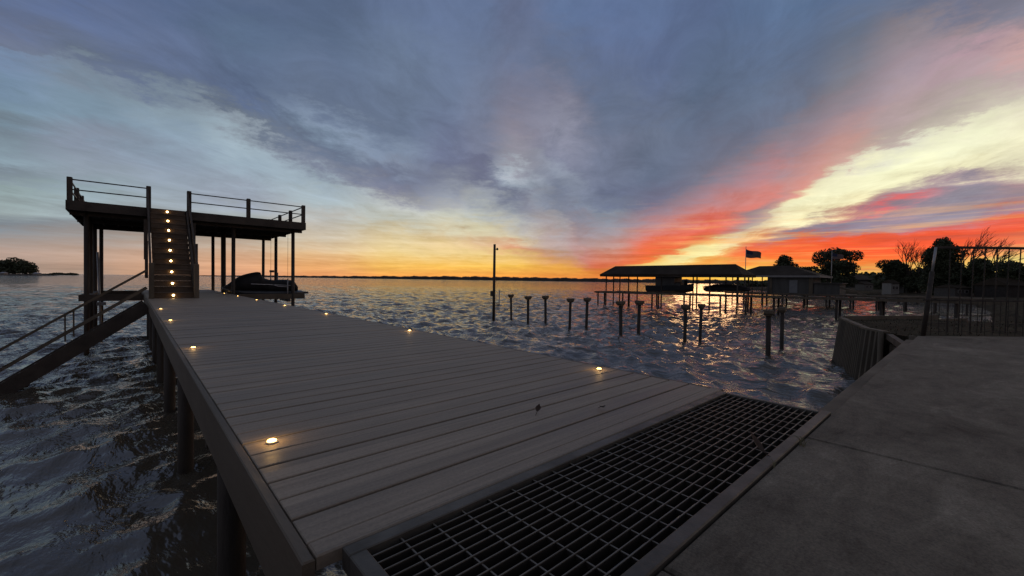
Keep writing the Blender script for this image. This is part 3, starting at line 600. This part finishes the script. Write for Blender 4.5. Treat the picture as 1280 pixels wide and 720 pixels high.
# second boathouse with a storage shed
s2 = thing('boathouse', (60, 16, WATER), 'low boathouse with a pale edged hip roof and a storage shed, behind the long pier', 'boathouse')
EX0, EX1, EY0, EY1, EZ, RZ = 56.6, 63.0, 11.4, 21.0, 1.72, 3.0
vs = [(EX0, EY0, EZ), (EX1, EY0, EZ), (EX1, EY1, EZ), (EX0, EY1, EZ), (59.8, EY0+3.6, RZ), (59.8, EY1-2.6, RZ)]
MB().add(vs, [(0, 1, 4), (1, 2, 5, 4), (2, 3, 5), (3, 0, 4, 5), (3, 2, 1, 0)]).build('roof', roof_mat, s2)
m_ = MB(); m_.box(EX0-.06, EX0-.002, EY0-.06, EY1+.06, EZ-.20, EZ+.02); m_.box(EX0, EX1, EY0-.06, EY0-.002, EZ-.20, EZ+.02); m_.build('fascia', mat('pale_trim', (.22, .21, .2), .7, .1, 2), s2)
for y in (20.6, 19.9, 19.2, 18.3, 17.2): MB().tube([(57.0, y, -4), (57.0, y, EZ-.02)], .07, 8).build('post', pile_wood, s2, True)
for y in (20.6, 17.5, 14, 11.8): MB().tube([(62.6, y, -4), (62.6, y, EZ-.02)], .07, 8).build('post', pile_wood, s2, True)
MB().box(56.9, 60.5, 12.0, 16.6, -.36, EZ-.03).build('shed', mat('grey_shed_siding', (.07, .068, .062), .8, .2, 3, stretch=(1, 1, .2)), s2)
MB().box(56.84, 56.898, 13.5, 14.3, -.3, 1.2).build('door', mat('grey_door', (.17, .175, .18), .7, .1), s2)
MB().box(56.82, 56.897, 16.1, 16.35, -.35, EZ-.05).build('corner_board', old_wood, s2); MB().box(56.82, 56.897, 12.02, 12.4, -.35, EZ-.05).build('corner_board', old_wood, s2)
MB().box(56.9, 60.0, 9.6, 11.95, -.36, .85).box(56.7, 60.2, 9.4, 11.94, .85, .95).build('lean_to', mat('grey_shed_siding', (0, 0, 0)), s2)
MB().bar((56.5, 9.5, .45), (56.5, 7.3, -.36), .15, .2).build('ramp', old_wood, s2)
MB().box(56.3, 63.2, 9.0, 21.2, -.56, -.362).build('decking', pier_wood, s2)
MB().bar((57.2, 8.98, -.45), (57.2, -1.5, -.40), 1.6, .16).build('walkway', pier_wood, s2)
for y in np.arange(0.2, 21, 2.1):
    for x in (56.6, 58.2): MB().tube([(x, y, -4), (x, y, -.5)], .09, 7).build('pile', pile_wood, s2, True)
# more distant pier on the right
p3 = thing('pier', (84, 5, WATER), 'short distant pier near the far bank, seen under the long pier', 'pier')
MB().bar((84, 9, -.75), (84, -1, -.75), 1.4, .16).build('decking', pier_wood, p3)
for y in (8.6, 7.2, 5.2, 3.4, 1.2):
    for x in (83.5, 84.5): MB().tube([(x, y, -4), (x, y, -.8)], .11, 7).build('pile', pile_wood, p3, True)
for y in (6.5, 5.8, 5.1): MB().bar((82.9, y, -.8), (82.9, y-1.0, -1.9), .12, .14).build('brace', pier_wood, p3)
# ------------------------------------------------------------------ land on the right
SH = [(8.3, .05), (13.55, .75), (14.13, 1.36), (14.95, 1.83), (18.85, 3.05), (22.65, 1.09), (24.6, .2), (29.2, -.75), (40, -1.0), (66.9, -1.5), (91, -.2), (117, 6.9), (128, 20), (171, 50), (300, 130), (700, 150)]
def land_height(X, Y):
    P_ = np.array(SH); d2 = np.full(X.shape, 1e9)
    for (ax, ay), (bx, by) in zip(P_[:-1], P_[1:]):
        L2 = (bx-ax)**2+(by-ay)**2; t_ = np.clip(((X-ax)*(bx-ax)+(Y-ay)*(by-ay))/L2, 0, 1)
        d2 = np.minimum(d2, (X-ax-t_*(bx-ax))**2+(Y-ay-t_*(by-ay))**2)
    d = np.sqrt(d2); sy_ = np.interp(X, P_[:, 0], P_[:, 1]); d = np.where(Y < sy_, d, -d)
    bulk = np.clip((24.0-X)/2, 0, 1)
    hb = np.where(d > .12, -.53+.02*np.clip(d, 0, 30), -3.2)
    hn = np.interp(d, [-6, -.6, 0, 1.2, 5, 20, 80, 300], [-4, -2.2, -1.85, -1.25, -.95, -.6, .4, 3])
    return hb*bulk+hn*(1-bulk)+.04*np.sin(X*1.7)*np.sin(Y*2.1)*(d > .3)
def make_land():
    xs = np.concatenate([np.arange(8.32, 26, .16), np.geomspace(26, 700, 130)]); ys = np.concatenate([-np.geomspace(400, 6, 60), np.arange(-5.8, 3.6, .16), np.geomspace(3.7, 160, 60)])
    X, Y = np.meshgrid(xs, ys, indexing='ij'); Z = land_height(X, Y); n0, n1 = X.shape
    idx = np.arange(n0*n1).reshape(n0, n1); q_ = np.stack([idx[:-1, :-1], idx[1:, :-1], idx[1:, 1:], idx[:-1, 1:]], -1).reshape(-1, 4)
    zq = Z.ravel()[q_].max(1); q_ = q_[zq > -3.0]
    me = bpy.data.meshes.new('ground'); me.from_pydata(np.stack([X, Y, Z], -1).reshape(-1, 3).tolist(), [], q_.tolist())
    gm = bpy.data.materials.new('winter_lawn'); gm.use_nodes = True; T = NT(gm.node_tree); b = T.n['Principled BSDF']
    ps = T.new('ShaderNodeNewGeometry').outputs['Position']; a = T.noise(ps, .7, 6, .65); c = T.noise(ps, 12, 4, .65)
    T.put(b.inputs['Base Color'], T.ramp(T.math('ADD', T.math('MULTIPLY', a, .6), T.math('MULTIPLY', c, .4)), [(.35, (.022, .018, .011)), (.5, (.045, .037, .023)), (.66, (.075, .063, .04))]))
    b.inputs['Roughness'].default_value = .95; b.inputs['Specular IOR Level'].default_value = .1
    bp = T.new('ShaderNodeBump'); bp.inputs['Strength'].default_value = 1; bp.inputs['Distance'].default_value = .08; T.put(bp.inputs['Height'], c); T.l.new(bp.outputs[0], b.inputs['Normal'])
    me.materials.append(gm); o = bpy.data.objects.new('ground', me); COL.objects.link(o); tag(o, 'dormant brown grass bank along the right shore', 'ground', kind='structure')
make_land()
# lawn tufts by the bulkhead and behind the fence
mb = MB()
for i in range(2600):
    x = 8.4+19*random.random()**1.3; y = random.uniform(-5, 2.6)
    if y > np.interp(x, [p[0] for p in SH], [p[1] for p in SH])-.3 or (x < 13 and y > .4-(x-8.26)*.81 and False): continue
    if y < .36-(x-8.26)*.81: continue
    z = float(land_height(np.array([x]), np.array([y]))[0]); a = random.uniform(0, 6.28); h = random.uniform(.03, .09)
    d = Vector((math.cos(a), math.sin(a), 0))*.02; tip = Vector((x, y, z+h))+Vector((random.uniform(-.06, .06), random.uniform(-.06, .06), 0))
    mb.add([Vector((x, y, z-.02))-d, Vector((x, y, z-.02))+d, tip], [(0, 1, 2)])
tag(mb.build('grass', mat('dead_grass', (.05, .042, .026), .95, .4, 2)), 'short dead grass on the bank beyond the fence', 'grass', kind='stuff')
# corrugated bulkhead
bk = thing('bulkhead', (15, 1.9, WATER), "neighbour's ribbed grey bulkhead with a timber cap rising from the water", 'bulkhead')
top = [Vector((*p, -.5)) for p in ((13.5, .80), (14.13, 1.42), (14.95, 1.91), (18.91, 3.11))]
bot = [Vector((*p, -3.2)) for p in ((13.5, 1.0), (14.1, 1.62), (14.9, 2.16), (18.75, 3.40))]
def corr(tp, bt, per, amp):
    mb = MB(); rows = []; s = 0
    for (a, b, c, d) in zip(tp[:-1], tp[1:], bt[:-1], bt[1:]):
        L = (b-a).length; n = max(2, int(L/(per/6))); e = (b-a).normalized(); nn = Vector((-e.y, e.x, 0))
        for i in range(n+(b is tp[-1])):
            t_ = i/n; ph = ((s+L*t_)/per) % 1; k = 1 if ph < .38 else (1-(ph-.38)/.12 if ph < .5 else (0 if ph < .88 else (ph-.88)/.12))
            rows.append((a.lerp(b, t_)+nn*amp*k, c.lerp(d, t_)+nn*amp*k))
        s += L
    for i in range(len(rows)-1): mb.add([rows[i][0], rows[i+1][0], rows[i+1][1], rows[i][1]], [(0, 1, 2, 3)])
    return mb
corr(top[1:], bot[1:], .245, .085).build('panels', mat('ribbed_sheet_piling', (.088, .073, .052), .75, .35, 1.5, .2, 15, stretch=(1, 1, .3)), bk)
m_ = MB()
for a, b in zip(top[1:-1], top[2:]): m_.bar(a+UP*.02, b+UP*.02, .15, .05)
m_.bar((18.91, 3.11, -.49), (22.9, .98, -.49), .26, .12); m_.build('cap_board', old_wood, bk)
m_ = MB(); m_.bar((18.8, 3.0, -1.4), (22.75, .85, -1.4), .1, 2.0); m_.bar((22.75, .85, -1.5), (24.8, .1, -1.5), .1, 1.9); m_.build('side_wall', old_wood, bk)
for p in (top[1], (13.5, .80, 0)): MB().tube([(p[0], p[1]+.10, -3), (p[0], p[1]+.10, -.46)], .06, 10).build('pile', old_wood, bk, True)
m_ = MB(); m_.bar((8.35, .10, -.60), (14.13, 1.36, -.58), .12, .14); m_.build('return_beam', pile_wood, bk)
m_ = MB(); m_.bar((8.35, .0, -1.7), (14.1, 1.22, -1.7), .10, 2.2); m_.build('return_wall', dark_wood, bk)
for i in range(9): p = Vector((9.0, .26, 0)).lerp(Vector((13.6, 1.22, 0)), i/8); MB().box(p.x-.09, p.x+.09, p.y-.04, p.y+.07, -3, -.73).build('board', old_wood, bk)
# ------------------------------------------------------------------ fence at the walkway's end
fe = thing('fence', (8.25, .40, 0), 'rusty wire fence with a leaning post across the end of the walkway', 'fence')
P0 = at(1153, 418.5, 0); ED = Vector((.772, -.636, 0)); top_p = far(1170, 309, (P0-CAMP).dot(cf)+.03)
iron = mat('rusty_iron', (.03, .022, .016), .7, .4, 8, .2, 30)
MB().tube([P0-UP*.1, P0.lerp(top_p, .72)], .029, 10).build('post', iron, fe, True)
MB().tube([P0.lerp(top_p, .70), top_p], .016, 8).build('post_extension', grey_metal, fe, True)
R0 = P0.lerp(top_p, 1.0)+ED*.02; R1 = R0+ED*3.2+UP*.02
MB().bar(R0, R1, .035, .035).build('top_rail', iron, fe)
for i in range(16):
    p = R0+ED*(.20+.182*i); MB().tube([p, Vector((p.x, p.y, .03))+ED*random.uniform(-.03, .0)], .0075, 6).build('picket', iron, fe)
for z in (.50,): MB().bar(P0+UP*z, P0+ED*3.2+UP*z, .02, .02).build('lower_rail', iron, fe)
m_ = MB()
for i in range(27): p = P0+ED*(.09+.117*i)-Vector((.02, .025, 0)); m_.tube([p+UP*.0, p+UP*.52], .004, 5)
for z in (.06, .17, .29): m_.bar(P0+UP*z-Vector((.026, .032, 0)), P0+ED*3.2+UP*z-Vector((.026, .032, 0)), .007, .007)
m_.build('wire_mesh', iron, fe)
for dd in (1.75, 3.2): p = P0+ED*dd+Vector((.05, .06, 0)); MB().tube([p-UP*.1, p+UP*1.25], .022, 10).build('post', iron, fe, True)
# ------------------------------------------------------------------ trees
def leaf_mass(cl, n, s):
    """leaf clumps spread through the shells of ellipsoids cl = (centre, radii)"""
    vs = []; fs = []; tot = sum(r_[0]*r_[2] for _, r_ in cl)
    for c, r_ in cl:
        k = max(8, int(n*r_[0]*r_[2]/tot)); d = RNG.normal(size=(k, 3)); d /= np.linalg.norm(d, axis=1)[:, None]
        rad = RNG.uniform(.35, 1.08, k)**.6; pos = np.array(c)+d*np.array(r_)*rad[:, None]
        for p in pos:
            a = RNG.normal(size=3); a /= np.linalg.norm(a); b = np.cross(a, RNG.normal(size=3)); b /= np.linalg.norm(b)
            sc = s*RNG.uniform(.5, 1.3); i0 = len(vs)
            for x, y in ((-1, -.5), (.1, -.8), (1, .1), (.2, .7), (-.7, .6)): vs.append(p+(a*x+b*y)*sc)
            fs.append((i0, i0+1, i0+2, i0+3, i0+4))
    mb = MB(); mb.v = [tuple(v) for v in vs]; mb.f = fs; return mb
def ground_at(u, dep):
    p = far(u, 360, dep); z = float(land_height(np.array([p.x]), np.array([p.y]))[0]); return Vector((p.x, p.y, max(z, -1.2)))
def tree(u, dep, vt, wpx, lab, lean=0., n=2600, group=None, sparse=0, fm=None, low=.12, name='tree'):
    b_ = ground_at(u, dep); H = far(u, vt, dep).z - b_.z; w = wpx/522*dep
    t_ = thing(name, b_, lab, 'tree', group); cl = []; tr = MB()
    trunk = [b_-UP*.3, b_+UP*H*.25+RT*lean*H*.04, b_+UP*H*.5+RT*lean*H*.14]; tr.tube(trunk, [w*.075, w*.06, w*.045], 8)
    nl = 11 if not sparse else 9
    for i in range(nl):
        a = 2*math.pi*i/nl+random.uniform(-.3, .3); rr = w*random.uniform(.25, .80)*(1 if i % 3 else .3); hh = H*random.uniform(low+.22, .90)
        if i == 0: rr = 0; hh = H*.86
        rr *= math.sqrt(max(.08, 1-((hh/H-.52)/.50)**2))
        c = b_ + UP*hh + RT*(math.cos(a)*rr + lean*hh*.35*(hh/H)) + FH*math.sin(a)*rr
        cl.append(((c.x, c.y, c.z), (w*random.uniform(.32, .50), w*random.uniform(.32, .50), H*random.uniform(.10, .18))))
        tr.tube([trunk[1].lerp(trunk[2], random.random()), c*.6+trunk[2]*.4, c], [w*.03, w*.02, w*.008], 5)
    if not sparse:
        for i in range(4):
            c = b_+UP*H*random.uniform(low+.1, .5)+RT*w*random.uniform(-.4, .4)+FH*w*random.uniform(-.4, .4); cl.append(((c.x, c.y, c.z), (w*.55, w*.55, H*.2)))
        c = b_+UP*H*.62+RT*lean*H*.08; cl.append(((c.x, c.y, c.z), (w*.72, w*.72, H*.30)))
    tr.build('trunk', bark, t_, True); leaf_mass(cl, int(n*4), dep*.0018).build('crown', fm or foliage, t_)
    return t_
def bare_tree(u, dep, vt, lean, lab, seed, spread=.5):
    rnd = random.Random(seed); b_ = ground_at(u, dep); H = far(u, vt, dep).z - b_.z
    t_ = thing('bare_tree', b_, lab, 'tree'); tr = MB(); tw = MB()
    def grow(p, d, L, r_, lev):
        q_ = p + d*L*.5 + RT*lean*L*.06; e = q_ + (d+RT*lean*.12).normalized()*L*.5
        (tr if lev < 1 else tw).tube([p, q_, e], [r_, r_*.9, r_*.72], 6 if lev < 2 else 4, cap=False)
        if lev >= 5: return
        for k in range(3 if lev < 4 else 2):
            nd = (d + Vector((rnd.uniform(-1, 1), rnd.uniform(-1, 1), rnd.uniform(-.25, .6)))*spread + RT*lean*.3).normalized()
            grow(q_.lerp(e, rnd.uniform(.2, 1)), nd, L*rnd.uniform(.64, .84), max(r_*.6, .02), lev+1)
    grow(b_-UP*.2, UP.copy(), H*.36, H*.022, 0)
    tr.build('trunk', bark, t_, True); tw.build('branches', bark, t_)
tree(978, 172, 320, 15, 'small round dark tree standing above the low boathouse roof', .05, 1800)
tree(1004, 150, 333, 17, 'low spreading dark tree just right of the round tree', 0, 1500)
tree(1046, 112, 326, 25, 'broad dense tree behind the pale flag', .05, 3200, low=.05)
tree(1036, 114, 309, 28, 'wind-bent open tree leaning right above the pale flag', .75, 1500, sparse=1, fm=foliage2)
tree(1119, 98, 325, 18, 'rounded dark tree over the small white house', -.05, 2600)
tree(1148, 94, 338, 22, 'low dark bushy tree left of the tallest tree', 0, 1800, low=.05)
tree(1175, 82, 297, 23, 'tallest broad dark tree behind the leaning fence post', .02, 4200, low=.1)
tree(1196, 80, 330, 22, 'dark bushy tree at the foot of the tallest tree, on its right', 0, 2200, low=.05)
tree(1226, 76, 323, 17, 'conical dark tree behind the fence pickets', .1, 2200, low=.1)
tree(1262, 72, 326, 26, 'wide rounded tree at the right edge behind the fence', 0, 2600, low=.05)
tree(1300, 70, 322, 24, 'dark tree partly out of frame at the right edge', 0, 1800, low=.05)
bare_tree(1134, 95, 301, .25, 'bare leafless tree between the rounded tree and the tallest tree', 5)
bare_tree(1150, 93, 305, .2, 'smaller bare tree touching the left side of the tallest tree', 9)
bare_tree(1200, 79, 285, .8, 'tall bare tree bent right by the wind, beside the tallest tree', 21)
bare_tree(1232, 77, 294, .8, 'bare wind-bent tree behind the fence pickets', 33)
# far wood behind everything on the right bank
cl = []
for i in range(120):
    u = random.uniform(925, 1330); dep = random.uniform(205, 235) if u < 1100 else random.uniform(130, 170); b_ = ground_at(u, dep)
    hgt = (far(u, (353 if u < 1005 else 347 if u < 1095 else 343) - (1 if u < 1005 else 5)*abs(math.sin(u*.045)) + random.uniform(-2, 3), dep).z-b_.z)
    cl.append(((b_.x, b_.y, b_.z+hgt*.45), (dep*.022, dep*.022, max(hgt*.55, 1.2))))
tag(leaf_mass(cl, 16000, .75).build('treeline', foliage), 'dark mass of far trees along the right bank', 'treeline', kind='stuff')
# houses on the right bank
def house(u, dep, vt, wpx, lab, wall, hroof=.5, win=1):
    b_ = ground_at(u, dep); w = wpx/522*dep/2; h = far(u, vt, dep).z-b_.z; t_ = thing('house', b_, lab, 'house')
    ax, ay = RT, FH
    def pt(a, d, z): v = b_+ax*a+ay*d; return (v.x, v.y, b_.z+z)
    he = h*(1-hroof*.5); D = w*1.3
    def bx(a0, a1, d0, d1, z0, z1): return MB().add([pt(a, d, z) for z in (z0, z1) for a, d in ((a0, d0), (a1, d0), (a1, d1), (a0, d1))], [(3, 2, 1, 0), (4, 5, 6, 7), (0, 1, 5, 4), (1, 2, 6, 5), (2, 3, 7, 6), (3, 0, 4, 7)])
    bx(-w, w, 0, D*2, -.5, he).build('wall', wall, t_)
    o = w*1.12
    MB().add([pt(-o, -.3, he-.02), pt(o, -.3, he-.02), pt(o, D*2+.3, he-.02), pt(-o, D*2+.3, he-.02), pt(-o*.8, D, h), pt(o*.8, D, h)], [(0, 1, 5, 4), (2, 3, 4, 5), (1, 2, 5), (3, 0, 4), (3, 2, 1, 0)]).build('roof', roof_mat, t_)
    if win:
        gl = mat('dark_window_glass', (.015, .017, .02), .2, .1)
        for a in (-.45*w, .4*w):
            f_ = bx(a-.09*w-.2, a+.09*w+.2, -.06, -.004, he*.40, he*.75).build('window', mat('pale_trim', (0, 0, 0)), t_)
            bx(a-.09*w-.1, a+.09*w+.1, -.08, -.062, he*.44, he*.71).build('pane', gl, f_)
house(1119, 92, 350, 10, 'small white house under the rounded dark tree', white_wall, .45)
house(1086, 120, 352, 11, 'small pale house left of the white house', mat('pale_siding', (.12, .11, .095), .8, .1), .6)
house(1136, 96, 353, 12, 'grey house just right of the white house', mat('grey_siding', (.055, .05, .045), .8, .1), .5)
house(1080, 175, 343, 34, 'wide low dark roofed house between the wind-bent and rounded trees', mat('brown_brick', (.025, .02, .016), .9, .2), .8, 0)
house(1204, 74, 356, 20, 'long grey house below the bare wind-bent tree', mat('grey_siding', (0, 0, 0)), .5)
house(1276, 68, 347, 30, 'broad roofed house at the right edge behind the fence', mat('brown_brick', (0, 0, 0)), .8, 0)
# ------------------------------------------------------------------ far shore and islets
def shore_strip(u0, u1, dep, hfun, name, lab, cat, seed, thick=120, mt=None):
    rn = np.random.default_rng(seed); mb = MB(); rows = []
    n = int((u1-u0)*1.6)
    for i in range(n+1):
        u = u0+(u1-u0)*i/n; b_ = far(u, 350, dep); h = max(hfun(u)*dep/522*(1+.045*rn.normal()+.07*math.sin(u*.5)+.08*math.sin(u*.17+1)), .25)
        d = Vector((b_.x, b_.y, 0)).normalized(); b_ = Vector((b_.x, b_.y, WATER-.5))
        rows.append((b_, b_+d*thick*.10+UP*(h*.75+.5), b_+d*thick*.35+UP*(h+.5), b_+d*thick+UP*(h*.9+.5), b_+d*thick*1.1))
    for a, b in zip(rows[:-1], rows[1:]):
        for k in range(4): mb.add([a[k], b[k], b[k+1], a[k+1]], [(0, 1, 2, 3)])
    return tag(mb.build(name, mt or mat('far_shore_trees', (.045, .042, .036), .95, .4, .02)), lab, cat, kind='stuff')
shore_strip(225, 960, 2600, lambda u: float(np.interp(u, [225, 330, 450, 560, 650, 760, 960], [.6, 2.0, 3.0, 4.4, 4.6, 4.4, 5])), 'treeline', 'thin dark wooded shore on the horizon across the lake', 'treeline', 3)
b_ = far(20, 343, 470)
isl = MB(); isl.loft([[(b_.x+RT.x*a+FH.x*d_, b_.y+RT.y*a+FH.y*d_, z) for a, d_ in [(math.cos(k*.5236)*w_-16, math.sin(k*.5236)*w_*.6) for k in range(12)]] for w_, z in ((58, -3), (52, -1.4), (40, -.3))]); 
tag(isl.build('island', mat('island_ground', (.05, .045, .035), .95, .3, .1)), 'low wooded point far across the water on the left', 'island', kind='structure')
def islet_tree(u, dep, vt, wpx, lab, n=1100):
    c = far(u, 343, dep); b = Vector((c.x, c.y, -1.2)); H = far(u, vt, dep).z-b.z; w = wpx/522*dep
    t_ = thing('tree', b, lab, 'tree', 'trees on the far left point'); MB().tube([b, b+UP*H*.6], [w*.08, w*.04], 6).build('trunk', bark, t_)
    cl = [((b.x+RT.x*w*o_, b.y+RT.y*w*o_, b.z+H*hh), (w*r_, w*r_, H*rz)) for o_, hh, r_, rz in ((0, .62, .8, .38), (-.45, .48, .6, .32), (.5, .45, .6, .32), (.1, .3, .9, .25))]
    leaf_mass(cl, n, 1.0).build('crown', foliage, t_)
islet_tree(3, 480, 325, 11, 'dark tree at the far left edge of the wooded point')
islet_tree(18, 470, 322, 15, 'tallest rounded tree on the wooded point at far left', 1800)
islet_tree(33, 465, 326.5, 11, 'lower rounded tree at the right end of the wooded point')
for u, w_, lab in ((2, 5, 'white waterside cabin at the far left edge under dark trees'), (44, 6, 'white waterside cabin at the right tip of the wooded point')):
    c = far(u, 343, 440); b = Vector((c.x, c.y, -1.3)); t_ = thing('cabin', b, lab, 'cabin'); w2 = w_/522*440/2
    def pt(a, d, z): v = b+RT*a+FH*d; return (v.x, v.y, b.z+z)
    MB().add([pt(a, d, z) for z in (0, 1.8) for a, d in ((-w2, 0), (w2, 0), (w2, 4), (-w2, 4))], [(0, 1, 5, 4), (1, 2, 6, 5), (2, 3, 7, 6), (3, 0, 4, 7)]).build('wall', white_wall, t_)
    MB().add([pt(-w2*1.1, -.3, 1.8), pt(w2*1.1, -.3, 1.8), pt(w2*1.1, 4.3, 1.8), pt(-w2*1.1, 4.3, 1.8), pt(-w2*.9, 2, 2.9), pt(w2*.9, 2, 2.9)], [(0, 1, 5, 4), (2, 3, 4, 5), (1, 2, 5), (3, 0, 4)]).build('roof', grey_metal, t_)
for u, w_, lab in ((72, 9, 'tiny low wooded islet, left of the two far islets'), (89, 8, 'tiny low wooded islet nearest the left dock posts')):
    c = far(u, 343, 800); b = Vector((c.x, c.y, WATER)); r_ = w_/522*800
    cl = [((b.x+RT.x*r_*o_, b.y+RT.y*r_*o_, b.z+1.5), (r_*.5, r_*.4, 3.2*hh)) for o_, hh in ((-.5, .6), (0, 1), (.45, .8))]
    mb = leaf_mass(cl, 500, 1.2); tag(mb.build('islet', foliage), lab, 'islet')
cl = []
for i in range(40):
    u = random.uniform(40, 64); c = far(u, 343, 520); cl.append(((c.x, c.y, -1.0), (3, 3, 1.2)))
tag(leaf_mass(cl, 900, .8).build('shrubs', foliage), 'low scrub trailing off the end of the wooded point', 'shrubs', kind='stuff')
